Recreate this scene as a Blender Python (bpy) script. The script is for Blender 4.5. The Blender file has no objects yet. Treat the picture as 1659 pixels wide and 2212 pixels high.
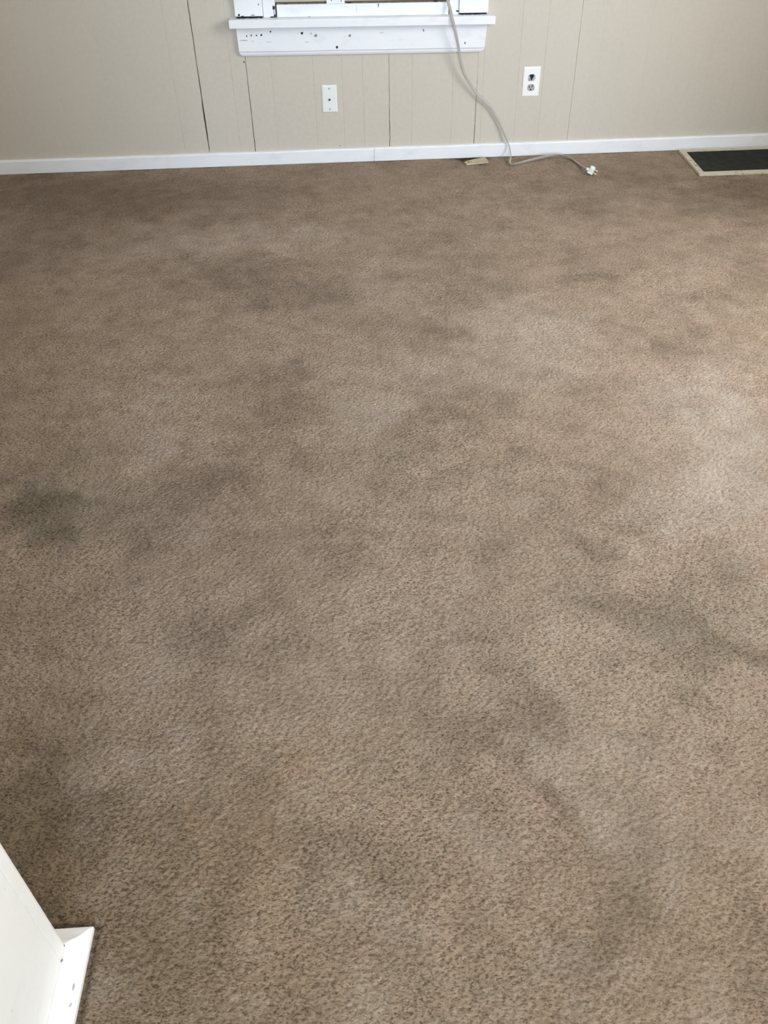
import bpy, bmesh, math, random
import numpy as np
from mathutils import Vector, Matrix
scene = bpy.context.scene
COL = scene.collection

# ---------------------------------------------------------------- camera
F_PX, W_PX = 1765.3, 1659.0
right = Vector((0.99806717, -0.05987606, -0.01663703))
up = Vector((0.05123529, 0.64131744, 0.76556312))
fwd = Vector((0.03516928, 0.76493581, -0.64314565))
cam_data = bpy.data.cameras.new('camera')
cam = bpy.data.objects.new('camera', cam_data)
COL.objects.link(cam)
m = Matrix.Identity(4)
for i, v in enumerate((right, up, -fwd)):
    for j in range(3):
        m[j][i] = v[j]
m.translation = Vector((0.0, -4.1394, 1.2421))
cam.matrix_world = m
cam_data.sensor_fit = 'HORIZONTAL'
cam_data.sensor_width = 36.0
cam_data.lens = 36.0 * F_PX / W_PX
cam_data.clip_start = 0.02
scene.camera = cam

# ---------------------------------------------------------------- world, lights, exposure
world = bpy.data.worlds.new('world')
scene.world = world
world.use_nodes = True
world.node_tree.nodes['Background'].inputs['Color'].default_value = (0.80, 0.88, 1.0, 1)
world.node_tree.nodes['Background'].inputs['Strength'].default_value = 1.0

def window_light(name, loc, target, sx, sy, power, color):
    """daylight coming through a window opening"""
    d = bpy.data.lights.new(name, 'AREA')
    d.shape = 'RECTANGLE'
    d.size, d.size_y = sx, sy
    d.energy = power
    d.color = color
    o = bpy.data.objects.new(name, d)
    COL.objects.link(o)
    o.location = loc
    o.rotation_euler = (Vector(target) - Vector(loc)).to_track_quat('-Z', 'Y').to_euler()
    return o
window_light('daylight_right_window', (2.40, -2.25, 1.45), (0.0, -2.05, 0.65), 1.5, 1.3, 78, (0.99, 0.985, 0.955))
window_light('added_left_fill', (-2.70, -1.10, 1.50), (-0.6, -0.6, 0.6), 1.0, 1.2, 7, (1.0, 0.97, 0.90))  # added fill that lifts the dim left side, source unseen
window_light('daylight_front_window', (0.45, -8.80, 1.35), (0.45, 0.0, 0.9), 1.5, 1.3, 250, (0.74, 0.90, 1.10))

scene.view_settings.view_transform = 'Standard'
scene.view_settings.look = 'None'
scene.view_settings.exposure = -0.08
scene.view_settings.gamma = 1.0
scene.view_settings.use_curve_mapping = False
scene.cycles.max_bounces = 8
scene.cycles.diffuse_bounces = 5

# ---------------------------------------------------------------- materials
def new_mat(name):
    mt = bpy.data.materials.new(name)
    mt.use_nodes = True
    nt = mt.node_tree
    return mt, nt, nt.nodes['Principled BSDF']

def N(nt, kind, **kw):
    n = nt.nodes.new(kind)
    for k, v in kw.items():
        if k.startswith('i_'):
            n.inputs[k[2:].replace('_', ' ')].default_value = v
        else:
            setattr(n, k, v)
    return n

def mixc(nt, fac, a, b, blend='MIX'):
    n = nt.nodes.new('ShaderNodeMix')
    n.data_type = 'RGBA'
    n.blend_type = blend
    for sock, val in ((n.inputs[0], fac), (n.inputs[6], a), (n.inputs[7], b)):
        if hasattr(val, 'is_output'):
            nt.links.new(val, sock)
        elif isinstance(val, (int, float)):
            sock.default_value = val
        else:
            sock.default_value = (*val, 1)
    return n.outputs[2]

def ramp(nt, fac, stops):
    n = nt.nodes.new('ShaderNodeValToRGB')
    nt.links.new(fac, n.inputs[0])
    els = n.color_ramp.elements
    while len(els) < len(stops):
        els.new(0.5)
    for e, (p, c) in zip(els, stops):
        e.position = p
        e.color = (c, c, c, 1) if isinstance(c, (int, float)) else (*c, 1)
    return n.outputs[0]

def noise(nt, scale, detail=3.0, rough=0.55, stretch=None, dist=0.0):
    tc = nt.nodes.new('ShaderNodeTexCoord')
    n = N(nt, 'ShaderNodeTexNoise')
    n.inputs['Scale'].default_value = scale
    n.inputs['Detail'].default_value = detail
    n.inputs['Roughness'].default_value = rough
    n.inputs['Distortion'].default_value = dist
    src = tc.outputs['Object']
    if stretch:
        mp = nt.nodes.new('ShaderNodeMapping')
        mp.inputs['Scale'].default_value = stretch[:3]
        if len(stretch) > 3:
            mp.inputs['Rotation'].default_value = (0, 0, stretch[3])
        nt.links.new(src, mp.inputs['Vector'])
        src = mp.outputs['Vector']
    nt.links.new(src, n.inputs['Vector'])
    return n.outputs['Fac']

def bump(nt, bsdf, h, strength, distance, chain=None):
    b = nt.nodes.new('ShaderNodeBump')
    b.inputs['Strength'].default_value = strength
    b.inputs['Distance'].default_value = distance
    nt.links.new(h, b.inputs['Height'])
    if chain:
        nt.links.new(chain, b.inputs['Normal'])
    if bsdf:
        nt.links.new(b.outputs['Normal'], bsdf.inputs['Normal'])
    return b.outputs['Normal']

def plain(name, color, rough=0.5, metal=0.0, var=0.0, vscale=20.0, spec=0.5):
    mt, nt, b = new_mat(name)
    b.inputs['Roughness'].default_value = rough
    b.inputs['Metallic'].default_value = metal
    b.inputs['Specular IOR Level'].default_value = spec
    dark = tuple(c * (1 - var) for c in color)
    nf = noise(nt, vscale, 4)
    nt.links.new(mixc(nt, nf, dark, color), b.inputs['Base Color'])
    return mt

# painted panelling
M_wall, nt, b = new_mat('greige_wall_paint')
c1 = mixc(nt, ramp(nt, noise(nt, 2.2, 4, 0.6, (1, 1, 0.6)), [(0.3, 0.0), (0.75, 1.0)]), (0.572, 0.532, 0.462), (0.600, 0.562, 0.492))
c2 = mixc(nt, ramp(nt, noise(nt, 55, 3), [(0.35, 0.0), (0.7, 1.0)]), c1, (0.612, 0.572, 0.502))
nt.links.new(c2, b.inputs['Base Color'])
b.inputs['Roughness'].default_value = 0.62
b.inputs['Specular IOR Level'].default_value = 0.3
n1 = bump(nt, None, noise(nt, 260, 2, 0.5), 0.25, 0.0006)
bump(nt, b, noise(nt, 30, 2, 0.5, (1, 1, 0.25)), 0.12, 0.001, n1)

M_seam = plain('dark_open_seam', (0.055, 0.040, 0.026), 0.9, var=0.4, vscale=60)

# old white gloss paint on trim, slightly scuffed
def white_paint(name, col, dirt, dirt_amt):
    mt, nt, b = new_mat(name)
    f = ramp(nt, noise(nt, 9, 6, 0.65, (1, 1, 2.2)), [(0.52, 0.0), (0.80, 1.0)])
    mm = nt.nodes.new('ShaderNodeMath'); mm.operation = 'MULTIPLY'; mm.inputs[1].default_value = dirt_amt
    nt.links.new(f, mm.inputs[0])
    c = mixc(nt, mm.outputs[0], col, dirt)
    f2 = ramp(nt, noise(nt, 140, 2, 0.5, (1, 1, 1)), [(0.74, 0.0), (0.78, 0.35)])
    c = mixc(nt, f2, c, (0.35, 0.34, 0.33))
    nt.links.new(c, b.inputs['Base Color'])
    b.inputs['Roughness'].default_value = 0.38
    b.inputs['Specular IOR Level'].default_value = 0.4
    bump(nt, b, noise(nt, 45, 3, 0.6), 0.35, 0.0015)
    return mt
M_trim = white_paint('white_trim_paint', (0.86, 0.885, 0.93), (0.66, 0.68, 0.71), 0.5)
M_block = white_paint('cream_white_paint', (0.93, 0.92, 0.895), (0.74, 0.74, 0.73), 0.3)
M_chip = plain('dark_chipped_spot', (0.012, 0.013, 0.016), 0.8)
M_greychip = plain('grey_scuff', (0.33, 0.35, 0.37), 0.7, var=0.5, vscale=300)
M_softmark = plain('pale_scuff', (0.50, 0.50, 0.52), 0.6, var=0.3, vscale=300)
M_plate = plain('white_plastic_plate', (0.84, 0.87, 0.86), 0.35, var=0.04)
M_ivory = plain('bright_plastic_plate', (0.92, 0.93, 0.92), 0.35, var=0.03)
M_grey = plain('worn_receptacle_plastic', (0.50, 0.515, 0.53), 0.45, var=0.25, vscale=150)
M_screw = plain('screw_metal', (0.33, 0.35, 0.34), 0.45, 0.6)
M_black = plain('black_hole', (0.008, 0.009, 0.012), 0.8)
M_cord = plain('taupe_cord_vinyl', (0.46, 0.44, 0.41), 0.55, var=0.12, vscale=40)
M_plug = plain('pale_plug_vinyl', (0.78, 0.84, 0.84), 0.35, var=0.06, vscale=80)
M_brass = plain('brass_prong', (0.86, 0.62, 0.50), 0.28, 0.85)
M_board = plain('pale_boarding', (0.52, 0.50, 0.43), 0.7, var=0.12, vscale=30)
M_gap = plain('raw_brown_edge', (0.19, 0.16, 0.13), 0.9, var=0.6, vscale=50)
M_grille = plain('dark_grille_metal', (0.11, 0.117, 0.105), 0.5, 0.0, var=0.85, vscale=26)
M_duct = plain('duct_void', (0.010, 0.010, 0.009), 0.9)

M_vent, nt, b = new_mat('chipped_cream_enamel')
f = ramp(nt, noise(nt, 55, 4, 0.6), [(0.60, 0.0), (0.64, 1.0)])
nt.links.new(mixc(nt, f, (0.60, 0.56, 0.44), (0.20, 0.175, 0.13)), b.inputs['Base Color'])
b.inputs['Roughness'].default_value = 0.55

M_scrap, nt, b = new_mat('yellowed_wood_offcut')
f = ramp(nt, noise(nt, 60, 4, 0.6, (0.4, 1.5, 1)), [(0.45, 0.0), (0.8, 1.0)])
nt.links.new(mixc(nt, f, (0.56, 0.50, 0.34), (0.36, 0.31, 0.21)), b.inputs['Base Color'])
b.inputs['Roughness'].default_value = 0.75

M_ceiling = plain('white_ceiling_paint', (0.75, 0.74, 0.71), 0.9, var=0.04)
M_glass, nt, b = new_mat('window_glass')
b.inputs['Transmission Weight'].default_value = 1.0
b.inputs['Roughness'].default_value = 0.0
b.inputs['Base Color'].default_value = (0.95, 0.98, 0.97, 1)

# carpet
M_carpet, nt, b = new_mat('brown_cut_pile_carpet')
def attr(nt, name):
    a = nt.nodes.new('ShaderNodeAttribute'); a.attribute_name = name
    return a.outputs['Fac']
base = mixc(nt, ramp(nt, noise(nt, 250, 3, 0.6, (0.75, 1.3, 1, 0.18)), [(0.33, 0.0), (0.54, 1.0)]), (0.130, 0.093, 0.065), (0.450, 0.347, 0.267))
base = mixc(nt, ramp(nt, noise(nt, 520, 2, 0.6), [(0.55, 0.0), (0.80, 0.6)]), base, (0.56, 0.475, 0.39))
base = mixc(nt, ramp(nt, noise(nt, 2.1, 4, 0.6), [(0.38, 0.0), (0.66, 0.40)]), base, (0.310, 0.240, 0.182))
def mulv(nt, a, k):
    n = nt.nodes.new('ShaderNodeMath'); n.operation = 'MULTIPLY'; n.inputs[1].default_value = k
    nt.links.new(a, n.inputs[0]); n.use_clamp = True
    return n.outputs[0]
base = mixc(nt, mulv(nt, attr(nt, 'greenish_dirt'), 0.75), base, (0.86, 0.95, 0.90), 'MULTIPLY')
base = mixc(nt, mulv(nt, attr(nt, 'yellow_wear_warm_light'), 0.9), base, (1.0, 0.93, 0.80), 'MULTIPLY')  # wear, plus a warm tint against the cool front light
base = mixc(nt, mulv(nt, attr(nt, 'dark_stain_and_shade'), 1.0), base, (0.0, 0.0, 0.0))  # stains, plus shade painted into the carpet
base = mixc(nt, mulv(nt, attr(nt, 'pale_wear'), 1.0), base, (1.0, 1.0, 1.0), 'SCREEN')
nt.links.new(base, b.inputs['Base Color'])
b.inputs['Roughness'].default_value = 1.0
b.inputs['Specular IOR Level'].default_value = 0.05
n1 = bump(nt, None, noise(nt, 250, 3, 0.6, (0.75, 1.3, 1, 0.18)), 0.85, 0.0035)
bump(nt, b, noise(nt, 480, 2, 0.6), 0.5, 0.002, n1)

# ---------------------------------------------------------------- helpers
def tag(o, label=None, cat=None, group=None, kind=None):
    if label: o['label'] = label
    if cat: o['category'] = cat
    if group: o['group'] = group
    if kind: o['kind'] = kind
    return o

def obj(name, bm, mats, parent=None, smooth=False):
    me = bpy.data.meshes.new(name)
    bmesh.ops.recalc_face_normals(bm, faces=bm.faces[:])
    bm.to_mesh(me); bm.free()
    for mt in (mats if isinstance(mats, (list, tuple)) else [mats]):
        me.materials.append(mt)
    if smooth:
        for p in me.polygons: p.use_smooth = True
    o = bpy.data.objects.new(name, me)
    COL.objects.link(o)
    if parent: o.parent = parent
    return o

def empty(name, loc, rot=(0, 0, 0)):
    o = bpy.data.objects.new(name, None)
    COL.objects.link(o)
    o.location = loc; o.rotation_euler = rot
    o.empty_display_size = 0.05
    return o

def box(bm, x0, x1, y0, y1, z0, z1, bev=0.0, mi=0, seg=2):
    r = bmesh.ops.create_cube(bm, size=1.0)
    vs = r['verts']
    for v in vs:
        v.co = Vector((x0 + (v.co.x + .5) * (x1 - x0), y0 + (v.co.y + .5) * (y1 - y0), z0 + (v.co.z + .5) * (z1 - z0)))
    fs = set(f for v in vs for f in v.link_faces)
    for f in fs: f.material_index = mi
    if bev > 0:
        es = list(set(e for v in vs for e in v.link_edges))
        bmesh.ops.bevel(bm, geom=es, offset=bev, segments=seg, profile=0.6, affect='EDGES', material=mi)

def sweep_x(bm, prof, x0, x1, mi=0, nseg=1, wob=0.0, seed=0, inset=None):
    """profile [(y,z)...] closed, swept along x; inset(y,z)->(dx0,dx1) mitres the ends"""
    rnd = random.Random(seed)
    rings = []
    for i in range(nseg + 1):
        t = i / nseg
        w = rnd.uniform(-wob, wob)
        ring = []
        for (y, z) in prof:
            a = inset(y, z) if inset else (0, 0)
            x = (x0 + a[0]) * (1 - t) + (x1 - a[1]) * t
            ring.append(bm.verts.new((x, y, z + (w if z > 0.01 else 0))))
        rings.append(ring)
    n = len(prof)
    for a, b2 in zip(rings, rings[1:]):
        for k in range(n):
            f = bm.faces.new((a[k], a[(k + 1) % n], b2[(k + 1) % n], b2[k])); f.material_index = mi
    for r_ in (rings[0], rings[-1]):
        f = bm.faces.new(r_); f.material_index = mi

def blot(bm, x, z, y, r, mi, seed, sx=1.0, sz=1.0, n=9):
    """small irregular chip in the paint: a thin raised flake-shaped patch facing the room"""
    rnd = random.Random(seed)
    ring = []; back = []
    for i in range(n):
        a = 2 * math.pi * i / n
        rr = r * rnd.uniform(0.65, 1.2)
        ring.append(bm.verts.new((x + math.cos(a) * rr * sx, y - 0.0005, z + math.sin(a) * rr * sz)))
        back.append(bm.verts.new((x + math.cos(a) * rr * sx, y + 0.0006, z + math.sin(a) * rr * sz)))
    f = bm.faces.new(ring); f.material_index = mi
    for i in range(n):
        f = bm.faces.new((ring[i], ring[(i + 1) % n], back[(i + 1) % n], back[i])); f.material_index = mi

def disc_y(bm, x, z, y, r, depth, mi=0, n=20, sx=1.0, dome=0.0):
    """short round stud whose face looks at -y"""
    rings = []
    for yy, rr in ((y, r), (y - depth * 0.7, r), (y - depth, r * 0.86)):
        rings.append([bm.verts.new((x + math.cos(2 * math.pi * i / n) * rr * sx, yy, z + math.sin(2 * math.pi * i / n) * rr)) for i in range(n)])
    for a, b2 in zip(rings, rings[1:]):
        for i in range(n):
            f = bm.faces.new((a[i], a[(i + 1) % n], b2[(i + 1) % n], b2[i])); f.material_index = mi
    c = bm.verts.new((x, y - depth - dome, z))
    for i in range(n):
        f = bm.faces.new((rings[-1][i], rings[-1][(i + 1) % n], c)); f.material_index = mi

BLOBS = [
    (-1.30, -0.42, 0.60, 0.40, 0.12, 0.0, 0.0), (1.85, -0.62, 0.45, 0.22, 0.24, 0.0, 0.2), (-0.40, -3.75, 0.22, 0.30, 0.14, 0.0, 0.4),  # shade painted at the left rear, right rear and near left floor
    (-1.1, -0.325, 0.686, 0.372, 0.3, 0.0, 0.0), (-1.195, -1.043, 0.232, 0.27, 0.22, 0.1, 0.0), (-0.284, -0.576, 0.179, 0.225, 0.12, 0.0, 0.0),  # first one is dirt and left-rear shade in one dark band
    (-0.796, -0.577, 0.238, 0.224, 0.12, 0.0, 0.1), (-0.453, -1.291, 0.184, 0.181, 0.22, 0.1, 0.0), (-0.15, -1.438, 0.21, 0.149, 0.2, 0.1, 0.0),
    (0.164, -1.357, 0.099, 0.098, 0.15, 0.0, 0.0), (-0.395, -0.957, 0.472, 0.104, -0.12, 0.0, 0.0), (-0.18, -2.034, 0.122, 0.066, 0.25, 0.1, 0.0),
    (-0.212, -2.225, 0.14, 0.116, 0.2, 0.0, 0.1), (0.394, -1.372, 0.098, 0.194, 0.14, 0.3, 0.0), (0.439, -1.537, 0.094, 0.054, 0.12, 0.1, 0.0),
    (0.224, -0.722, 0.173, 0.075, 0.16, 0.0, 0.0), (0.485, -0.953, 0.219, 0.086, 0.13, 0.0, 0.0), (0.868, -1.427, 0.113, 0.068, 0.26, 0.0, 0.0),
    (1.061, -1.922, 0.155, 0.063, 0.2, 0.0, 0.0), (1.267, -1.649, 0.122, 0.102, 0.12, 0.3, 0.0), (1.463, -1.456, 0.096, 0.337, 0.12, 0.4, 0.0),
    (0.353, -1.827, 0.101, 0.066, 0.3, 0.0, 0.0), (0.27, -2.268, 0.088, 0.102, 0.22, 0.0, 0.2), (0.068, -2.249, 0.114, 0.115, -0.1, 0.3, 0.0),
    (0.138, -1.496, 0.143, 0.217, -0.06, 0.0, 0.0), (0.573, -1.747, 0.178, 0.158, -0.12, 0.0, 0.0), (0.204, -2.013, 0.219, 0.107, -0.1, 0.0, 0.0),
    (0.583, -1.987, 0.151, 0.165, -0.13, 0.0, 0.2), (0.635, -2.132, 0.066, 0.05, 0.12, 0.0, 0.1), (0.399, -2.473, 0.082, 0.069, 0.22, 0.2, 0.0),
    (0.127, -2.467, 0.07, 0.118, 0.1, 0.4, 0.0), (0.092, -2.636, 0.066, 0.038, 0.14, 0.3, 0.0), (0.275, -2.597, 0.145, 0.054, 0.12, 0.1, 0.0),
    (0.506, -2.768, 0.084, 0.063, 0.2, 0.4, 0.0), (0.637, -2.607, 0.056, 0.072, 0.2, 0.0, 0.2), (0.72, -2.734, 0.085, 0.097, -0.1, 0.0, 0.0),
    (0.625, -3.083, 0.082, 0.083, 0.26, 0.5, 0.0), (0.689, -3.16, 0.079, 0.055, 0.2, 0.7, 0.0), (0.663, -2.999, 0.085, 0.039, 0.12, 0.2, 0.0),
    (0.805, -3.005, 0.047, 0.116, 0.08, 0.4, 0.0), (1.055, -2.314, 0.111, 0.266, -0.2, 0.0, 0.1), (0.886, -2.64, 0.099, 0.14, -0.22, 0.0, 0.0),
    (0.87, -2.311, 0.099, 0.178, -0.1, 0.0, 0.1), (-0.686, -2.622, 0.143, 0.104, 0.2, 0.6, 0.0), (-0.748, -2.632, 0.066, 0.12, 0.2, 0.5, 0.0),
    (-0.723, -2.517, 0.08, 0.034, -0.1, 0.2, 0.0), (-0.725, -2.356, 0.085, 0.126, 0.14, 0.2, 0.0), (-0.387, -2.577, 0.123, 0.09, 0.16, 0.0, 0.0),
    (-0.446, -2.707, 0.117, 0.097, 0.14, 0.0, 0.0), (-0.199, -2.758, 0.115, 0.094, 0.18, 0.0, 0.0), (-0.306, -2.471, 0.14, 0.117, 0.08, 0.0, 0.1),
    (-0.583, -2.126, 0.079, 0.044, -0.12, 0.0, 0.0), (-0.537, -2.333, 0.098, 0.086, -0.08, 0.0, 0.0), (-1.048, -1.593, 0.093, 0.203, 0.05, 0.0, 0.1),
    (-0.233, -3.032, 0.12, 0.074, 0.12, 0.0, 0.1), (0.08, -3.079, 0.118, 0.071, 0.0, 0.0, 0.0), (0.164, -3.069, 0.046, 0.036, 0.18, 0.0, 0.0),
    (-0.039, -3.072, 0.073, 0.048, -0.08, 0.0, 0.2), (0.27, -3.152, 0.053, 0.055, 0.12, 0.0, 0.0), (0.087, -3.21, 0.051, 0.104, 0.12, 0.0, 0.0),
    (0.308, -3.259, 0.05, 0.158, 0.16, 0.0, 0.0), (-0.116, -3.353, 0.071, 0.053, -0.04, 0.0, 0.5), (-0.211, -3.44, 0.09, 0.12, 0.03, 0.0, 0.8),
    (-0.248, -3.588, 0.082, 0.081, 0.1, 0.0, 0.8), (-0.58, -3.333, 0.087, 0.108, 0.25, 0.4, 0.0), (-0.489, -3.487, 0.087, 0.083, 0.32, 0.4, 0.0),
    (-0.54, -3.209, 0.051, 0.062, 0.12, 0.0, 0.2), (-0.619, -3.282, 0.033, 0.047, 0.1, 0.0, 0.0), (-0.003, -3.484, 0.059, 0.069, 0.14, 0.0, 0.0),
    (0.289, -3.398, 0.046, 0.068, 0.14, 0.0, 0.0), (0.401, -3.347, 0.071, 0.18, -0.1, 0.0, 0.1), (0.559, -3.324, 0.089, 0.093, -0.1, 0.0, 0.4),
    (0.306, -3.526, 0.065, 0.088, 0.1, 0.0, 0.0), (0.338, -3.649, 0.1, 0.051, 0.12, 0.0, 0.0), (-0.024, -3.637, 0.08, 0.064, 0.05, 0.0, 0.0),
    (0.07, -3.706, 0.077, 0.035, -0.06, 0.0, 0.2), (0.454, -3.568, 0.084, 0.056, -0.04, 0.0, 0.0), (0.559, -3.549, 0.056, 0.213, 0.02, 0.0, 0.0),
    (-0.378, -3.656, 0.059, 0.074, 0.1, 0.0, 0.0), (-0.322, -3.55, 0.084, 0.07, 0.06, 0.0, 0.3), (0.558, -0.082, 0.132, 0.049, 0.2, 0.0, 0.0),
    (1.75, -0.595, 0.235, 0.228, 0.28, 0.1, 0.0), (1.354, -0.559, 0.119, 0.116, 0.1, 0.0, 0.0), (1.227, -0.419, 0.286, 0.184, 0.08, 0.0, 0.0),
    (0.865, -0.443, 0.325, 0.151, 0.06, 0.0, 0.0), (1.013, -0.696, 0.193, 0.109, 0.12, 0.0, 0.0), (0.922, -0.053, 0.176, 0.043, 0.15, 0.0, 0.0),
    (0.654, -0.036, 0.078, 0.036, 0.7, 0.0, 0.0), (0.764, -0.309, 0.063, 0.038, 0.15, 0.0, 0.0),
]
# ---------------------------------------------------------------- floor: carpet with real pile relief
XL, XR, YN, YB = -2.75, 2.45, -9.0, 0.0
def carpet():
    x0, x1, y0, y1, st = -1.72, 2.30, -4.00, 0.0, 0.0030
    nx, ny = int((x1 - x0) / st), int((y1 - y0) / st)
    xs = np.linspace(x0, x1, nx); ys = np.linspace(y0, y1, ny)
    X, Y = np.meshgrid(xs, ys)
    rng = np.random.default_rng(7)
    fx = np.fft.fftfreq(nx, st)[None, :]; fy = np.fft.fftfreq(ny, st)[:, None]
    def band(lx, ly, ang=0.0, white=None):
        a = fx * math.cos(ang) + fy * math.sin(ang); c = -fx * math.sin(ang) + fy * math.cos(ang)
        r2 = (a * lx) ** 2 + (c * ly) ** 2
        H = r2 * np.exp(-r2)
        w = rng.standard_normal((ny, nx))
        g = np.real(np.fft.ifft2(np.fft.fft2(w) * H)); return g / g.std()
    def low(l, p=1.0):
        r2 = (fx * l) ** 2 + (fy * l) ** 2
        H = 1.0 / (1.0 + r2) ** (p + 0.5)
        g = np.real(np.fft.ifft2(np.fft.fft2(rng.standard_normal((ny, nx))) * H)); return g / g.std()
    tuft = band(0.0105, 0.0072, 0.18)
    tuft2 = band(0.024, 0.014, 0.35)
    z = 0.0007 * np.clip(tuft, -2.2, 1.6) + 0.0005 * tuft2 + 0.0006 * low(0.25)
    # pile parts at the edge along the baseboard
    z += -0.008 * np.exp(-((Y + 0.014) / 0.007) ** 2)
    z -= 0.0016
    # dirt, with painted shade in the same masks
    wx = 0.045 * low(0.20, 0.8); wy = 0.045 * low(0.20, 0.8)
    dark = np.zeros_like(X); pale = np.zeros_like(X); green = np.zeros_like(X); yel = np.zeros_like(X)
    for (bx, by, rx, ry, d, g, w) in BLOBS:
        e = np.exp(-(((X + wx - bx) / (rx * 1.0)) ** 2 + ((Y + wy - by) / (ry * 1.0)) ** 2))
        if d > 0: dark += 0.95 * d * e
        else: pale += -d * e
        green += g * e; yel += w * e
    # (mottling the photograph shows everywhere)
    mot = low(0.10, 0.7); mot2 = low(0.035, 0.6)
    dark += 0.045 * np.clip(mot + .3, 0, 3) + 0.055 * np.clip(low(0.16, 1.2) + .3, 0, 3) + 0.022 * np.clip(mot2, 0, 3)
    pale += 0.030 * np.clip(-mot, 0, 3)
    dark += 0.13 * np.clip((-3.25 - Y) / 0.5, 0, 1) * np.clip((0.75 - X) / 0.6, 0, 1)   # painted shade, dims the near floor towards the left
    # grime line against the baseboard and round the old floor grille
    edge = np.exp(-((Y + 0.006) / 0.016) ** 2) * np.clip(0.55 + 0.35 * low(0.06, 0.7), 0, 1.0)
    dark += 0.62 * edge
    # cut in the carpet behind the loose offcut, its recess painted dark
    hole = np.exp(-(((X - 0.655) / 0.080) ** 4 + ((Y + 0.035) / 0.030) ** 4))
    dark += 0.62 * hole; z -= 0.006 * hole
    yel += 0.75 * np.clip((-3.05 - Y) / 0.6, 0, 1)  # warm tint painted over the near floor to offset the cool front light
    dark += 0.16 * np.exp(-(((X + 0.36) / 0.16) ** 2 + ((Y + 3.62) / 0.30) ** 2))  # shade painted on the carpet at the near left
    # pile folds down into a narrow gap where it meets the near base moulding
    gx = np.abs(X + 0.4135); gy = np.abs(Y + 3.5800)
    gap = np.maximum(np.exp(-(gx / 0.005) ** 2) * (Y < -3.579), np.exp(-(gy / 0.005) ** 2) * (X < -0.4125))
    z -= 0.007 * gap; dark += 0.12 * gap  # dark part paints the contact shadow along the moulding
    dark = np.where(dark > 0.3, 0.3 + (dark - 0.3) * 0.6, dark)
    dark = np.clip(dark, 0, 0.8)
    # skirt so that the floor reaches every wall
    n = nx * ny
    co = np.empty((n + 12, 3), dtype=np.float32)
    co[:n, 0] = X.ravel(); co[:n, 1] = Y.ravel(); co[:n, 2] = z.ravel()
    sk = [(XL, YN), (x0, YN), (x1, YN), (XR, YN), (XL, y0), (x0, y0), (x1, y0), (XR, y0), (XL, y1), (x0, y1), (x1, y1), (XR, y1)]
    for i, (a, c) in enumerate(sk): co[n + i] = (a, c, -0.0016)
    idx = np.arange(n).reshape(ny, nx)
    q = np.stack([idx[:-1, :-1], idx[:-1, 1:], idx[1:, 1:], idx[1:, :-1]], -1).reshape(-1, 4)
    s = lambda *k: [n + i for i in k]
    extra = np.array([s(0, 1, 5, 4), s(1, 2, 6, 5), s(2, 3, 7, 6), s(4, 5, 9, 8), s(6, 7, 11, 10)])
    q = np.concatenate([q, extra]).astype(np.int32)
    me = bpy.data.meshes.new('floor')
    me.vertices.add(len(co)); me.vertices.foreach_set('co', co.ravel())
    me.loops.add(q.size); me.loops.foreach_set('vertex_index', q.ravel())
    me.polygons.add(len(q))
    me.polygons.foreach_set('loop_start', np.arange(0, q.size, 4, dtype=np.int32))
    me.polygons.foreach_set('loop_total', np.full(len(q), 4, dtype=np.int32))
    me.polygons.foreach_set('use_smooth', np.ones(len(q), dtype=bool))
    me.update(calc_edges=True)
    for nm, arr in (('dark_stain_and_shade', dark), ('pale_wear', np.clip(pale, 0, .5) * 0.55), ('greenish_dirt', np.clip(green, 0, 1)), ('yellow_wear_warm_light', np.clip(yel, 0, 1))):
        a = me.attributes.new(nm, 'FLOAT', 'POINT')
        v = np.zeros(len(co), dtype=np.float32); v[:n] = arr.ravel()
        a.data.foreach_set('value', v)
    me.materials.append(M_carpet)
    o = bpy.data.objects.new('floor', me); COL.objects.link(o)
    tag(o, 'stained brown cut-pile carpet covering the whole floor', kind='structure')
carpet()

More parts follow.
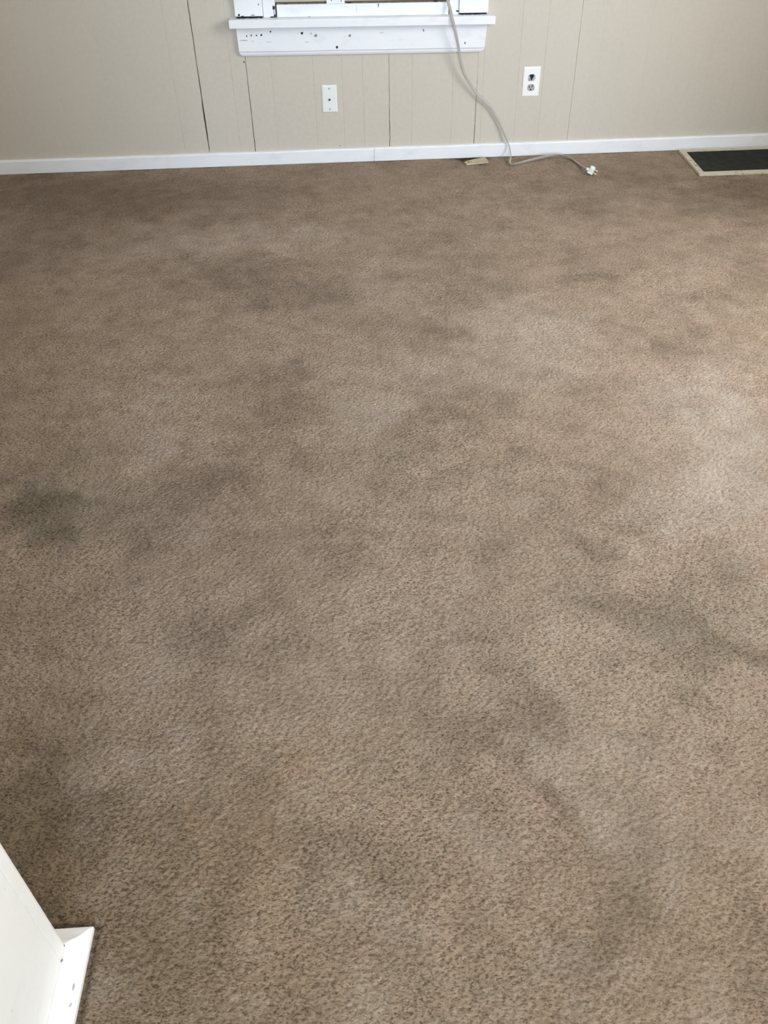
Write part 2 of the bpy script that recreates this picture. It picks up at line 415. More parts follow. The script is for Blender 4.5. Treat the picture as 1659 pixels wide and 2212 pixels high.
# ---------------------------------------------------------------- back wall: painted panelling with grooves and open seams
CEIL = 2.44
WIN = (-0.285, 0.567, 0.598, 1.86)       # opening x0,x1,z0,z1
def back_wall():
    # (x, seam?) groove positions read along the wall
    grooves = [-2.45, -2.33, -2.14, -1.95, -1.83, -1.66, -1.55, -1.43, -1.243, -1.123, -1.030, -0.899, -0.720, -0.457, -0.277,
               -0.089, 0.041, 0.135, 0.362, 0.550, 0.692, 0.854, 0.971, 1.227, 1.315, 1.440, 1.540, 1.745, 1.88, 2.01, 2.14, 2.28]
    seams = {-1.80: 1, -0.606: 1, -0.388: 2, 0.257: 3, 0.664: 4, 1.118: 5}
    items = sorted([(g, 6 if (g > 1.2 or g < -.8) else 0) for g in grooves] + list(seams.items()))
    zs = [0.0, .03, .06, .08, .10, .12, .15, .18, .21, .24, .27, .30, .33, .36, .39, .42, .45, .48, .54, .598, .62, .66, .70, .80, 1.0, 1.3, 1.86, 2.1, CEIL]
    rnd = random.Random(3)
    def geom(kind, z):
        """half width, depth"""
        j = rnd.uniform(0.75, 1.25)
        if kind == 0: return 0.0014, 0.0012
        if kind == 6: return 0.0012, 0.0006
        if kind == 1:
            w = 0.0012 + 0.0017 * math.exp(-((z - .20) / .085) ** 2) + (0.0003 if z > .3 else 0) - (0.0006 if z < .08 else 0)
            return w * j, 0.008
        if kind == 2: return (0.0016 - 0.0006 * min(1, z / .45)) * j, 0.008
        if kind == 3: return (0.0016 - 0.0009 * min(1, z / .45)) * j, 0.008
        if kind == 4: return (0.0013 - 0.0010 * min(1, max(0, z - .1) / .3)) * j, 0.007
        return (0.0007) * j, 0.004
    cols = []                                # each: list of (x,y) per z, plus material for the strip to the NEXT column
    def column(fn, mat): cols.append(([fn(z) for z in zs], mat))
    column(lambda z: (XL, 0.0), 0)
    cuts = [WIN[0], WIN[1]]
    allx = sorted(items + [(c, 'cut') for c in cuts], key=lambda t: t[0])
    for x, k in allx:
        if k == 'cut':
            column(lambda z, x=x: (x, 0.0), 0); continue
        gs = [geom(k, z) for z in zs]
        wob = [rnd.uniform(-.0008, .0008) if k in (1, 2, 3, 4) else 0.0 for z in zs]
        dm = 1 if k in (1, 2, 3, 4) else 0
        cols.append(([(x - g[0] + w, 0.0) for g, w in zip(gs, wob)], dm))
        if k in (0, 5, 6):
            cols.append(([(x, g[1]) for g in gs], dm))
        else:
            cols.append(([(x - g[0] * .7 + w, g[1]) for g, w in zip(gs, wob)], dm))
            cols.append(([(x + g[0] * .7 + w, g[1]) for g, w in zip(gs, wob)], dm))
        cols.append(([(x + g[0] + w, 0.0) for g, w in zip(gs, wob)], 0))
    column(lambda z: (XR, 0.0), 0)
    bm = bmesh.new()
    V = [[bm.verts.new((p[0], p[1], z)) for p, z in zip(c[0], zs)] for c in cols]
    for i in range(len(cols) - 1):
        xm = (cols[i][0][0][0] + cols[i + 1][0][0][0]) / 2
        for j in range(len(zs) - 1):
            zm = (zs[j] + zs[j + 1]) / 2
            if WIN[0] < xm < WIN[1] and WIN[2] < zm < WIN[3]: continue
            f = bm.faces.new((V[i][j], V[i + 1][j], V[i + 1][j + 1], V[i][j + 1])); f.material_index = cols[i][1]
    # solid wall behind the panelling, round the opening
    for a in ((XL, XR, .012, .14, 0, WIN[2]), (XL, XR, .012, .14, WIN[3], CEIL), (XL, WIN[0], .012, .14, WIN[2], WIN[3]), (WIN[1], XR, .012, .14, WIN[2], WIN[3])):
        box(bm, *a, mi=1)
    blot(bm, -0.395, 0.4395, 0.0, 0.0032, 1, 5)
    blot(bm, 0.087 - .07, 0.069, 0.0, 0.0022, 1, 8)
    me_o = obj('wall_back', bm, [M_wall, M_seam])
    # do not let recalc flip the open panelling sheet
    tag(me_o, 'greige painted wood panelling with narrow grooves and dark open seams', kind='structure')
back_wall()

def flat_wall(name, boxes, mat, label):
    bm = bmesh.new()
    for a in boxes: box(bm, *a)
    tag(obj(name, bm, mat), label, kind='structure')

# right wall with its window opening; left wall, its opening added for light; front wall beside the wide cased opening; hall beyond
rw = (-3.05, -1.45, 0.78, 2.12)
flat_wall('wall_right', [(XR, XR + .12, YN, rw[0], 0, CEIL), (XR, XR + .12, rw[1], .14, 0, CEIL), (XR, XR + .12, rw[0], rw[1], 0, rw[2]), (XR, XR + .12, rw[0], rw[1], rw[3], CEIL)], M_wall, 'greige wall on the right of the room')
flat_wall('wall_left', [(XL - .12, XL, YN, -1.65, 0, CEIL), (XL - .12, XL, -.55, .14, 0, CEIL), (XL - .12, XL, -1.65, -.55, 0, .85), (XL - .12, XL, -1.65, -.55, 2.15, CEIL)], M_wall, 'greige wall on the left of the room')
fw = (-0.35, 1.25, 0.68, 2.03)
flat_wall('wall_front', [(XL, fw[0], YN - .12, YN, 0, CEIL), (fw[1], XR, YN - .12, YN, 0, CEIL), (fw[0], fw[1], YN - .12, YN, 0, fw[2]), (fw[0], fw[1], YN - .12, YN, fw[3], CEIL)], M_wall, 'greige wall behind the viewer')
flat_wall('wall_partition', [(XL, -.560, -3.90, -3.640, 0, CEIL), (1.12, XR, -3.90, -3.640, 0, CEIL)], M_wall, 'greige walls either side of the wide opening where the viewer stands, unseen right one added to shade the far corner')  # right piece is unseen, placed to shade the far right corner
flat_wall('wall_passage', [(1.12, 1.24, YN, -3.905, 0, CEIL)], M_wall, 'greige passage wall behind the viewer on the right')
flat_wall('ceiling', [(XL, XR, YN, .14, CEIL, CEIL + .1)], M_ceiling, 'plain white ceiling')

def plain_window(name, parent_loc, w, h, rz, label):
    root = empty(name, parent_loc, (0, 0, rz))
    tag(root, label, kind='structure')
    bm = bmesh.new()
    for a in ((-w/2, -w/2 + .05, -.02, .10, 0, h), (w/2 - .05, w/2, -.02, .10, 0, h), (-w/2, w/2, -.02, .10, 0, .05), (-w/2, w/2, -.02, .10, h - .05, h), (-w/2 + .05, w/2 - .05, .03, .07, h/2 - .02, h/2 + .02)):
        box(bm, *a, bev=.002)
    obj('window_frame', bm, M_trim, root)
    bm = bmesh.new(); box(bm, -w/2 + .05, w/2 - .05, .048, .052, .05, h - .05)
    obj('pane', bm, M_glass, root)
plain_window('window_2', (XR + .02, (rw[0] + rw[1]) / 2, rw[2]), 1.6, rw[3] - rw[2], -math.pi / 2, 'window in the right wall')
plain_window('added_window_4', (XL - .02, -1.10, .85), 1.1, 1.3, math.pi / 2, 'unseen window added in the left wall for fill light')  # added with its area light to brighten the left side
plain_window('window_3', ((fw[0] + fw[1]) / 2, YN - .02, fw[2]), 1.6, fw[3] - fw[2], math.pi, 'window in the front wall')

# ---------------------------------------------------------------- baseboard (two lengths butted together)
def baseboard(name, x0, x1, seed, label):
    bm = bmesh.new()
    prof = [(0.0, -0.004), (-0.0125, -0.004), (-0.0125, 0.050), (-0.0105, 0.0555), (-0.006, 0.0572), (0.0, 0.0575)]
    sweep_x(bm, prof, x0, x1, nseg=int((x1 - x0) / .12), wob=0.0007, seed=seed)
    tag(obj(name, bm, M_trim), label, kind='structure')
baseboard('baseboard_back', XL, 0.1790, 1, 'white painted baseboard, length left of the butt joint')
baseboard('baseboard_back.001', 0.1806, XR, 2, 'white painted baseboard, length right of the butt joint')

# ---------------------------------------------------------------- window on the back wall (boarded up, hung slightly out of level)
CX = 0.142
win = empty('window_1', (CX, 0, 0.60), (0, 0.0115, 0))
tag(win, 'old white window with chipped stool and apron, opening boarded over', kind='structure')
def wx(x): return x - CX
def wz(z, x): return z - 0.60 + 0.0115 * (x - CX)
# stool (inner sill)
bm = bmesh.new()
box(bm, wx(-.436), wx(.722), -.064, .02, .606 - .60 - .0325 , .606 - .60, bev=.0035, seg=3)
blot(bm, wx(-.352), .0062, -.0, .001, 1, 2)
obj('stool', bm, [M_trim, M_chip], win)
# apron and bed moulding with tapered ends
bm = bmesh.new()
prof = [(0.0, .577), (-.0195, .577), (-.0195, .4775), (-.016, .4745), (0.0, .4745)]
sweep_x(bm, [(y, z - .60) for y, z in prof], wx(-.411), wx(.6945), inset=lambda y, z: (max(0, (.577 - .60 - z)) * 0.03, max(0, (.577 - .60 - z)) * 0.06))
marks = [(-.3681, .5443, .0030, 1, .7, 1.3), (-.3476, .5464, .0032, 1, .9, 1.2), (-.3254, .5458, .0032, 1, 1.1, 1), (-.3041, .5461, .0042, 1, 1, 1.1), (-.2623, .5583, .0037, 1, 1, 1),
         (-.1254, .5484, .0055, 1, 1.1, 1.0), (-.0858, .5474, .0030, 2, 1, 1), (-.0661, .5379, .0060, 2, 1.2, 1), (.0847, .5338, .0062, 2, 1.1, 1.1), (.0262, .4903, .0058, 1, 1.1, 1.0),
         (.4109, .5466, .0045, 2, .8, 1.5), (.5987, .4909, .0042, 1, .9, 1.1)]
for i, (x, z, r, mi, sx, sz) in enumerate(marks):
    blot(bm, wx(x), wz(z, x), -.0195, r, mi, 20 + i, sx, sz)
for i, (x0, x1, z) in enumerate(((-.402, -.362, .528), (-.352, -.336, .524), (-.285, -.263, .519), (-.115, -.095, .514), (.215, .238, .541))):
    blot(bm, wx((x0 + x1) / 2), wz(z, x0), -.0195, (x1 - x0) / 2, 2, 50 + i, 1.0, .07)
obj('apron', bm, [M_trim, M_chip, M_greychip], win)
bm = bmesh.new()
prof = [(0.0, .4745), (-.0150, .4745), (-.0140, .466), (-.0100, .4585), (-.006, .4565), (0.0, .4565)]
sweep_x(bm, [(y, z - .60) for y, z in prof], wx(-.4095), wx(.690), inset=lambda y, z: (max(0, (.4745 - .60 - z)) * .8, max(0, (.4745 - .60 - z)) * 1.0))
obj('bed_moulding', bm, M_trim, win)
# side casings, head casing
for x0, x1, zb, sd in ((-.409, -.2885, .6125, 1), (.5665, .6935, .6125, 2)):
    bm = bmesh.new()
    box(bm, wx(x0), wx(x1), -.020, 0.0, zb - .60, 1.33, bev=.0022)
    if sd == 1:
        blot(bm, wx(-.3922), wz(.6245, -.39), -.020, .0050, 1, 61)
        blot(bm, wx(-.377), wz(.6175, -.37), -.020, .0062, 1, 62, 1.5, .7)
        blot(bm, wx(-.304), wz(.6613, -.3), -.020, .004, 2, 63, .7, 1.2)
        blot(bm, wx(-.332), wz(.623, -.33), -.020, .008, 2, 64, 1.2, .25)
        blot(bm, wx(-.352), wz(.70, -.35), -.020, .022, 2, 66, .05, 1.0)
    else:
        blot(bm, wx(.655), wz(.665, .655), -.020, .012, 2, 65, .10, 1.0)
    obj('side_casing', bm, [M_trim, M_chip, M_greychip], win)
bm = bmesh.new(); box(bm, wx(-.425), wx(.71), -.022, 0.0, 1.331, 1.44, bev=.003)
obj('head_casing', bm, M_trim, win)
# dark raw gap left under the casings, dirt in the joint
bm = bmesh.new()
for x0, x1 in ((-.405, -.292), (.568, .689)):
    box(bm, wx(x0), wx(x1), -.0150, -.001, .6064 - .60, .6122 - .60)
rnd = random.Random(11)
for i in range(26):
    x = rnd.choice((rnd.uniform(-.405, -.295), rnd.uniform(.57, .69)))
    s = rnd.uniform(.002, .006)
    box(bm, wx(x - s), wx(x + s), -.0215 - rnd.uniform(0, .004), -.012, .6061 - .60, .6061 - .60 + rnd.uniform(.001, .0045))
obj('open_joint', bm, M_chip, win)
# jambs / stops each side
for x0, x1, yf in ((-.287, -.2345, -.012), (.524, .5655, -.010)):
    bm = bmesh.new()
    box(bm, wx(x0), wx(x1), yf, .06, .6063 - .60, 1.32, bev=.0015)
    if x0 < 0:
        blot(bm, wx(-.2395), wz(.6462, -.24), yf, .0068, 1, 71, .8, 1.5)
        blot(bm, wx(-.2385), wz(.616, -.24), yf, .0050, 1, 72, 1.0, 1.3)
        blot(bm, wx(-.2405), wz(.631, -.24), yf, .012, 1, 73, .12, 1.0)
        blot(bm, wx(-.251), wz(.6125, -.25), yf, .006, 1, 74, 1.5, .6)
    else:
        blot(bm, wx(.560), wz(.614, .56), yf, .006, 1, 75, 1.3, .5)
    obj('jamb', bm, [M_trim, M_chip], win)
# bottom rail of the sash
bm = bmesh.new()
box(bm, wx(-.2285), wx(.5195), -.017, .03, .6063 - .60, .6540 - .60, bev=.003)
blot(bm, wx(.2122), wz(.6465, .21), -.017, .008, 1, 81, .25, 1.1)
blot(bm, wx(.1175), wz(.633, .12), -.017, .017, 2, 82, .04, 1.0)
blot(bm, wx(-.09), wz(.6095, -.09), -.017, .004, 2, 83, 1.5, .6)
rail = obj('sash_bottom_rail', bm, [M_trim, M_chip, M_greychip], win)
# white stile of the sash seen as a short smear of paint over the boarding
bm = bmesh.new()
box(bm, wx(-.012), wx(.0665), -.0125, .013, .6540 - .60, 1.30, bev=.002)
for i, (x, z) in enumerate(((.052, .665), (.010, .668))):
    blot(bm, wx(x), wz(z, x), -.0125, .003, 1, 90 + i)
obj('sash_stile', bm, [M_trim, M_greychip], win)
# brown raw strip and boarding filling the opening
bm = bmesh.new(); box(bm, wx(-.2340), wx(.5235), .0005, .028, .6535 - .60, .6620 - .60)
rnd = random.Random(4)
for i in range(40):
    x = rnd.uniform(-.23, .515)
    box(bm, wx(x), wx(x + rnd.uniform(.004, .02)), -.0035, .004, .6538 - .60, .6545 - .60 + rnd.uniform(.001, .0045))
obj('raw_edge_strip', bm, M_gap, win)
bm = bmesh.new()
for x0, x1 in ((-.2340, .0255), (.0265, .2820), (.2835, .5235)):
    box(bm, wx(x0), wx(x1), -.004, .010, .6622 - .60, 1.30, bev=.0006)
obj('boarding', bm, M_board, win)
bm = bmesh.new()
box(bm, wx(-.2345), wx(.5240), .0285, .06, .60 - .60, 1.31)
obj('backing_board', bm, M_seam, win)
bm = bmesh.new(); box(bm, wx(-.2885), wx(.5675), -.012, .06, 1.3005, 1.331, bev=.002)
obj('jamb', bm, M_trim, win)

# ---------------------------------------------------------------- wall plates
def plate(name, x, z, w, h, mat, label, cat, rot=0.0):
    root = empty(name, (x, 0, z), (0, rot, 0))
    tag(root, label, cat)
    bm = bmesh.new()
    # pillow-edged plate
    rings = []
    for yy, k in ((0.0, 0.0), (-.0022, 0.0), (-.0042, .0022), (-.0052, .006)):
        rings.append([bm.verts.new((sx * (w / 2 - k), yy, sz * (h / 2 - k))) for sx, sz in ((-1, -1), (1, -1), (1, 1), (-1, 1))])
    for a, c in zip(rings, rings[1:]):
        for i in range(4): bm.faces.new((a[i], a[(i + 1) % 4], c[(i + 1) % 4], c[i]))
    bm.faces.new(rings[-1]); bm.faces.new(rings[0][::-1])
    obj('cover_plate', bm, mat, root)
    return root
Yp = -.0052
cable = plate('cable_outlet', -.0207, .2770, .0700, .1150, M_plate, 'blank white wall plate with a central cable jack, below the window', 'cable outlet', 0.012)
for dz in (.0435, -.0440):
    bm = bmesh.new(); disc_y(bm, 0, dz, Yp + .0004, .0036, .0012, dome=.0004)
    s = obj('screw', bm, M_screw, cable)
bm = bmesh.new()
disc_y(bm, 0.0, -.0025, Yp + .0004, .0062, .0015, n=6)
disc_y(bm, 0.0, -.0025, Yp - .0008, .0045, .0060, n=18)
jk = obj('coaxial_jack', bm, M_screw, cable)
bm = bmesh.new(); disc_y(bm, 0.0, -.0025, Yp - .0064, .0034, .0006, n=14)
obj('jack_bore', bm, M_black, jk)

outlet = plate('electrical_outlet', .9168, .3210, .0790, .1245, M_ivory, 'bright white duplex power outlet on the wall right of the window, upper socket broken', 'power outlet')
def face_poly(bm, pts, y0, y1, mi=0):
    a = [bm.verts.new((x, y0, z)) for x, z in pts]; c = [bm.verts.new((x, y1, z)) for x, z in pts]
    bm.faces.new(c); bm.faces.new(a[::-1])
    n = len(pts)
    for i in range(n): bm.faces.new((a[i], a[(i + 1) % n], c[(i + 1) % n], c[i]))
    for f in bm.faces: f.material_index = mi
def recept(dz, broken):
    # round receptacle face flattened top and bottom
    pts = []
    for i in range(36):
        a = 2 * math.pi * i / 36
        pts.append((.0172 * math.cos(a), dz + max(-.0142, min(.0142, .0172 * math.sin(a)))))
    bm = bmesh.new(); face_poly(bm, pts, Yp + .0005, Yp - .0012)
    r = obj('receptacle', bm, M_grey, outlet)
    yy0, yy1 = Yp - .0010, Yp - .0018
    if broken:
        r['label'] = 'upper socket face with a large broken black hole'
        bm = bmesh.new()
        face_poly(bm, [(-.0125, dz + .0075), (-.009, dz + .0132), (.0075, dz + .0138), (.0098, dz + .009), (.0078, dz + .002), (.0035, dz - .0035), (.0030, dz - .0085), (-.0015, dz - .0115), (-.0050, dz - .0070), (-.0068, dz + .003), (-.0085, dz + .0062)], yy0, yy1)
        obj('broken_hole', bm, M_black, r)
        bm = bmesh.new(); face_poly(bm, [(-.0150, dz - .0050), (-.0115, dz - .0085), (-.0105, dz - .0125), (-.0135, dz - .0120)], yy0, yy1)
        obj('slot', bm, M_black, r)
    else:
        r['label'] = 'lower socket face, whole, with three slots'
        for pts in ([(-.0098, dz + .0085), (-.0060, dz + .0085), (-.0052, dz - .0010), (-.0072, dz - .0032), (-.0096, dz - .0010)],
                    [(.0042, dz + .0110), (.0088, dz + .0118), (.0072, dz + .0050), (.0058, dz - .0015), (.0030, dz - .0015), (.0034, dz + .0050)],
                    [(-.0035, dz - .0060), (.0000, dz - .0050), (.0030, dz - .0068), (.0036, dz - .0120), (-.0042, dz - .0120)]):
            bm = bmesh.new(); face_poly(bm, pts, yy0, yy1)
            obj('slot', bm, M_black, r)
        bm = bmesh.new(); face_poly(bm, [(.0105, dz - .0085), (.0140, dz - .0040), (.0150, dz - .0060), (.0125, dz - .0110)], yy0, yy1)
        obj('chip', bm, M_black, r)
recept(.0178, True); recept(-.0235, False)
bm = bmesh.new(); disc_y(bm, 0, -.0028, Yp + .0004, .0030, .0010)
obj('screw', bm, M_ivory, outlet)

# ---------------------------------------------------------------- flat cord coming out of the window, with its plug on the carpet
def catmull(P, n):
    out = []
    Q = [P[0]] + P + [P[-1]]
    for i in range(1, len(Q) - 2):
        for k in range(n):
            t = k / n
            a, b_, c, d = Q[i - 1], Q[i], Q[i + 1], Q[i + 2]
            out.append(tuple(0.5 * ((2 * b_[j]) + (-a[j] + c[j]) * t + (2 * a[j] - 5 * b_[j] + 4 * c[j] - d[j]) * t * t + (-a[j] + 3 * b_[j] - 3 * c[j] + d[j]) * t ** 3) for j in range(len(b_))))
    out.append(P[-1]); return out
# x, y, z, roll of the flat face (0 = flat against the wall / floor), half width
CP = [(.5052, -.003, .693, 0, .0058), (.513, -.030, .659, 0, .0060), (.5227, -.042, .6294, 0, .0066), (.5287, -.072, .5985, .1, .0068), (.5369, -.074, .5748, .1, .0062),
      (.5518, -.066, .5273, .1, .0060), (.5655, -.056, .4765, .2, .0060), (.5772, -.046, .4283, .2, .0060), (.5979, -.036, .3731, .2, .0060), (.6313, -.028, .3226, .2, .0060),
      (.6738, -.022, .2712, .3, .0062), (.7225, -.018, .2311, .4, .0060), (.7566, -.016, .1873, .6, .0056), (.7842, -.016, .1414, .9, .0054), (.8095, -.020, .094, 1.1, .0054), (.8321, -.029, .047, 1.3, .0054),
      (.8325, -.080, .020, 1.3, .0055), (.8180, -.1455, .0085, .7, .0058), (.8236, -.1675, .0065, .3, .0062), (.8508, -.1637, .0080, 1.0, .0066), (.9308, -.1168, .0085, 1.25, .0072),
      (1.0066, -.0754, .0085, 1.25, .0072), (1.0661, -.0604, .0085, 1.0, .0068), (1.0984, -.0852, .0085, .5, .0060), (1.1218, -.1209, .0075, .5, .0060), (1.1311, -.1751, .0070, .4, .0060), (1.1390, -.2243, .0080, .3, .0060),
      (1.1440, -.2900, .0150, .2, .0058)]
pts = catmull(CP, 8)
cordr = empty('power_cord', (.5052, -.003, .693))
tag(cordr, 'flat taupe power cord hanging from the window down to its plug on the carpet', 'power cord')
bm = bmesh.new()
rings = []
for i, p in enumerate(pts):
    P = Vector(p[:3])
    T = (Vector(pts[min(i + 1, len(pts) - 1)][:3]) - Vector(pts[max(i - 1, 0)][:3])).normalized()
    wall_w = max(0.0, min(1.0, (p[2] - .01) / .05))
    nrm = Vector((0, -1, 0)) * wall_w + Vector((0, 0, 1)) * (1 - wall_w)
    side = T.cross(nrm).normalized(); nn = side.cross(T).normalized()
    r_ = p[3]; s2 = side * math.cos(r_) + nn * math.sin(r_); n2 = nn * math.cos(r_) - side * math.sin(r_)
    hw, ht = p[4], .0021
    ring = []
    for k in range(16):
        a = 2 * math.pi * k / 16
        ca, sa = math.cos(a), math.sin(a)
        rib = 1 - 0.22 * math.exp(-((abs(ca) - .30) / .10) ** 2)      # two shallow valleys of a three-wire flat cord
        ring.append(bm.verts.new(P + s2 * hw * math.copysign(abs(ca) ** .8, ca) + n2 * ht * math.copysign(abs(sa) ** .6, sa) * rib - Vector(cordr.location)))
    rings.append(ring)
for a, c in zip(rings, rings[1:]):
    for k in range(16): bm.faces.new((a[k], a[(k + 1) % 16], c[(k + 1) % 16], c[k]))
bm.faces.new(rings[0]); bm.faces.new(rings[-1][::-1])
obj('cord', bm, M_cord, cordr, smooth=True)
# plug: rounded body standing on edge, blades pointing right
prot = Matrix.Translation(Vector((1.1600, -.333, .0175)) - cordr.location) @ Matrix.Rotation(-.25, 4, 'Z') @ Matrix.Rotation(.38, 4, 'Y')
bm = bmesh.new()
box(bm, -.0125, .0105, -.010, .010, -.0085, .0185, bev=.0042, seg=3)
box(bm, -.0155, .0105, -.0115, .0115, -.0155, -.0075, bev=.0028, seg=2)
box(bm, -.026, -.011, -.006, .006, -.008, .004, bev=.0035, seg=2)
bm.transform(prot)
plug = obj('plug', bm, M_plug, cordr, smooth=True)
plug['label'] = 'pale whitish moulded plug'
for dz in (.0075, -.0075):
    bm = bmesh.new()
    # blade with a hole near its tip
    box(bm, .0095, .0205, -.0008, .0008, dz - .0032, dz + .0032, bev=.0003, seg=1)
    box(bm, .0205, .0240, -.0008, .0008, dz - .0032, dz - .0014)
    box(bm, .0205, .0240, -.0008, .0008, dz + .0014, dz + .0032)
    box(bm, .0240, .0272, -.0008, .0008, dz - .0028, dz + .0028, bev=.0003, seg=1)
    bm.transform(prot @ Matrix.Translation((0, 0, dz)) @ Matrix.Rotation(1.0, 4, 'X') @ Matrix.Translation((0, 0, -dz)))
    pb = obj('prong', bm, M_brass, plug)
    pb['label'] = 'brass blade of the plug'

# ---------------------------------------------------------------- floor grille at the right
vent = empty('floor_vent', (1.66, -.23, 0.0))
tag(vent, 'large floor vent with chipped cream frame and dark grille by the baseboard', 'floor vent')
def vp(x, y, z): return (x - 1.66, y + .23, z)
def slab(bm, q, z0, z1, mi=0):
    """prism on a floor quad"""
    a = [bm.verts.new(vp(x, y, z0)) for x, y in q]; c = [bm.verts.new(vp(x, y, z1)) for x, y in q]
    fs = [bm.faces.new(c), bm.faces.new(a[::-1])]
    for i in range(4): fs.append(bm.faces.new((a[i], a[(i + 1) % 4], c[(i + 1) % 4], c[i])))
    for f in fs: f.material_index = mi
VX1 = 2.30
bm = bmesh.new()
slab(bm, [(1.639, -.406), (VX1, -.406), (VX1, -.379), (1.6665, -.379)], -.002, .0085)
slab(bm, [(1.663, -.050), (VX1, -.050), (VX1, -.079), (1.689, -.079)], -.002, .0085)
slab(bm, [(1.639, -.406), (1.6665, -.379), (1.689, -.079), (1.663, -.050)], -.002, .0085)
slab(bm, [(VX1, -.406), (VX1 + .027, -.406), (VX1 + .027, -.050), (VX1, -.050)], -.002, .0085)
es = [e for e in bm.edges if e.calc_face_angle(0) > 1.0 and min(v.co.z for v in e.verts) > .008]
bmesh.ops.bevel(bm, geom=es, offset=.0016, segments=2, affect='EDGES')
obj('vent_frame', bm, M_vent, vent)
bm = bmesh.new()
slab(bm, [(1.664, -.381), (VX1, -.381), (VX1, -.077), (1.687, -.077)], -.0012, .0010)
duct = obj('duct_void', bm, M_duct, vent)
n = 21
for i in range(n):
    y = -.3715 + (.2865) * i / (n - 1)
    xl = 1.6675 + (y + .379) / .30 * .0225
    bm = bmesh.new()
    # louvre blade: thin slat tipped towards the room
    prof = [(y + .0030, .0012), (y + .0042, .0018), (y + .0002, .0078), (y - .0016, .0070)]
    sweep_x(bm, [(a + .23, b_) for a, b_ in prof], xl - 1.66, VX1 - 1.66, nseg=1)
    obj('louvre', bm, M_grille, vent)
for i in range(4):
    x = 1.86 + i * .135
    bm = bmesh.new(); slab(bm, [(x, -.379), (x + .003, -.379), (x + .003, -.079), (x, -.079)], .0012, .0030)
    obj('cross_bar', bm, M_grille, vent)

# ---------------------------------------------------------------- loose wood offcut by the baseboard
bm = bmesh.new()
top = [(.606, -.104), (.612, -.139), (.640, -.134), (.680, -.125), (.719, -.116), (.7185, -.075), (.714, -.040), (.690, -.055), (.655, -.073), (.625, -.086)]
a = [bm.verts.new((x - .66, y + .09, .0)) for x, y in top]; c = [bm.verts.new((x - .66, y + .09, .0052 + .0012 * (i % 3))) for i, (x, y) in enumerate(top)]
bm.faces.new(c); bm.faces.new(a[::-1])
for i in range(len(top)): bm.faces.new((a[i], a[(i + 1) % len(top)], c[(i + 1) % len(top)], c[i]))
bmesh.ops.triangulate(bm, faces=[f for f in bm.faces if len(f.verts) > 4])
sc_o = empty('wood_offcut', (.66, -.09, .0))
tag(sc_o, 'small yellowed strip of wood lying loose on the carpet beside the cord', 'wood offcut')
obj('strip', bm, M_scrap, sc_o)
def flatmark(x, y, r, z, seed, n=9, k=1.6):
    rnd = random.Random(seed); bm = bmesh.new()
    tp = []; bt = []
    for i in range(n):
        a_ = 2 * math.pi * i / n; rr = r * rnd.uniform(.7, 1.15)
        tp.append(bm.verts.new((x - .66 + math.cos(a_) * rr, y + .09 + math.sin(a_) * rr * k, z))); bt.append(bm.verts.new((x - .66 + math.cos(a_) * rr, y + .09 + math.sin(a_) * rr * k, z - .003)))
    bm.faces.new(tp)
    for i in range(n): bm.faces.new((tp[i], tp[(i + 1) % n], bt[(i + 1) % n], bt[i]))
    return bm
obj('nail_hole', flatmark(.6260, -.112, .0042, .0078, 3), M_black, sc_o)
obj('nail_hole', flatmark(.6380, -.105, .0022, .0078, 4), M_gap, sc_o)
obj('nail_hole', flatmark(.6420, -.118, .0016, .0078, 6), M_gap, sc_o)

# ---------------------------------------------------------------- near left: white wall end with corner casing and low moulded base
PX, PY = -.447, -3.636
bm = bmesh.new()
box(bm, PX - .11, PX, YN, PY, 0, CEIL, bev=.0006, seg=1)
tag(obj('wall_hall', bm, M_block), 'cream white wall end at the near left corner', kind='structure')
# corner casing on the room side of the wall end
bm = bmesh.new()
box(bm, PX - .135, PX + .0001, PY + .0001, PY + .0195, .003, CEIL - .01, bev=.0007)
box(bm, PX - .135, PX - .0015, PY + .0180, PY + .0235, .003, CEIL - .01, bev=.0010)
tag(obj('trim_1', bm, M_block), 'white corner casing running up the near left wall end', kind='structure')
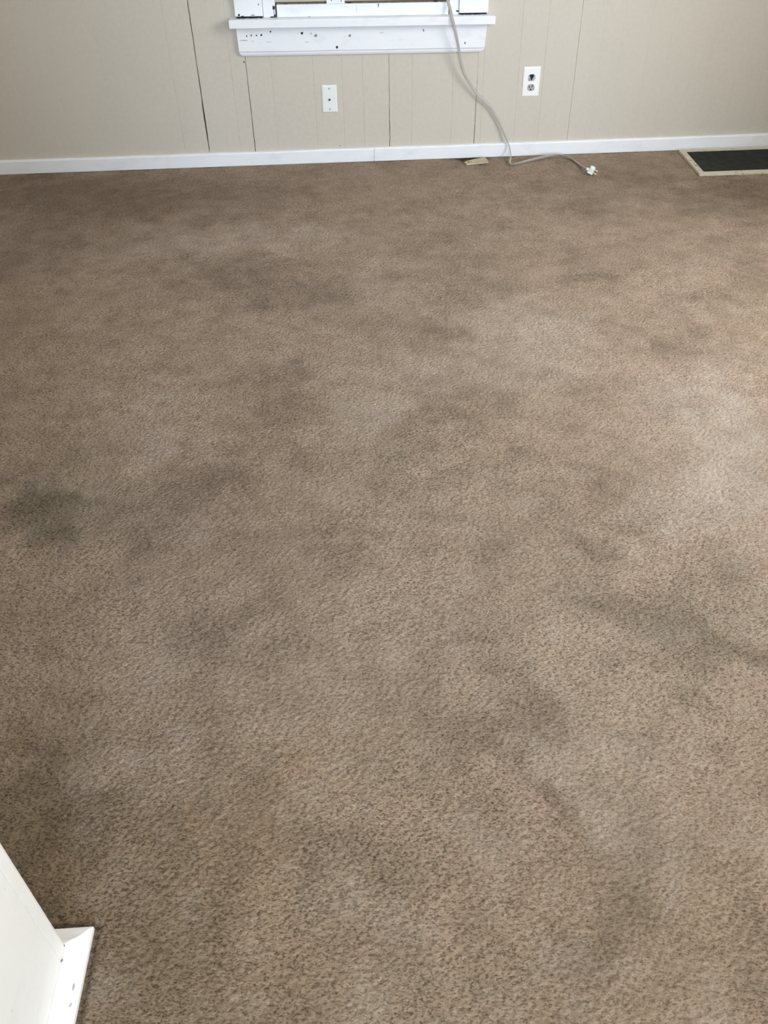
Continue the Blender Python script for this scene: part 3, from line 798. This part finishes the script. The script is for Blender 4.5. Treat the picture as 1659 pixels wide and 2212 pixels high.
# base moulding wrapping the wall end
bm = bmesh.new()
prof = [(0.0, .0225), (.0045, .0220), (.0085, .0195), (.0125, .0150), (.0180, .0118), (.0245, .0100), (.0285, .0080), (.0305, .0050), (.0305, -.003), (0.0, -.003)]
YC = PY + .0225
lines = []
path = [((PX, YN), (1, 0)), ((PX, YC), (1, 1)), ((PX - .30, YC), (0, 1))]
for (bx, by), (ox, oy) in path:
    lines.append([bm.verts.new((bx + ox * d, by + oy * d, z)) for d, z in prof])
for a, c in zip(lines, lines[1:]):
    for k in range(len(prof)): bm.faces.new((a[k], a[(k + 1) % len(prof)], c[(k + 1) % len(prof)], c[k]))
bm.faces.new(lines[0]); bm.faces.new(lines[-1][::-1])
o = obj('baseboard_hall', bm, M_block)
md = o.modifiers.new('soften', 'BEVEL'); md.width = .0012; md.segments = 2; md.limit_method = 'ANGLE'
tag(o, 'white moulded base wrapping the near left wall end', kind='structure')
# scuffs on the base moulding and the wall
def scuff(name, p, u, v, ru, rv, mat, seed, parent):
    rnd = random.Random(seed); bm = bmesh.new(); n = 10
    c_ = Vector(p); u = Vector(u).normalized(); v = Vector(v).normalized(); w = u.cross(v).normalized()
    tp = [bm.verts.new(c_ + u * math.cos(2*math.pi*i/n) * ru * rnd.uniform(.7, 1.1) + v * math.sin(2*math.pi*i/n) * rv * rnd.uniform(.7, 1.1)) for i in range(n)]
    bt = [bm.verts.new(t.co - w * .0015) for t in tp]
    bm.faces.new(tp)
    for i in range(n): bm.faces.new((tp[i], tp[(i + 1) % n], bt[(i + 1) % n], bt[i]))
    return obj(name, bm, mat, parent)
scuff('scuff_mark', (PX + .0215, -3.667, .0112), (0, 1, 0), (-1, 0, .28), .0055, .0015, M_softmark, 1, o)
scuff('scuff_mark', (PX + .0225, -3.690, .0109), (.5, 1, 0), (-1, .3, .28), .0034, .0014, M_softmark, 2, o)
scuff('nail_hole', (PX + .0010, PY + .0005, .0235), (0, 1, 0), (-1, 0, 0), .0022, .0018, M_greychip, 3, o)
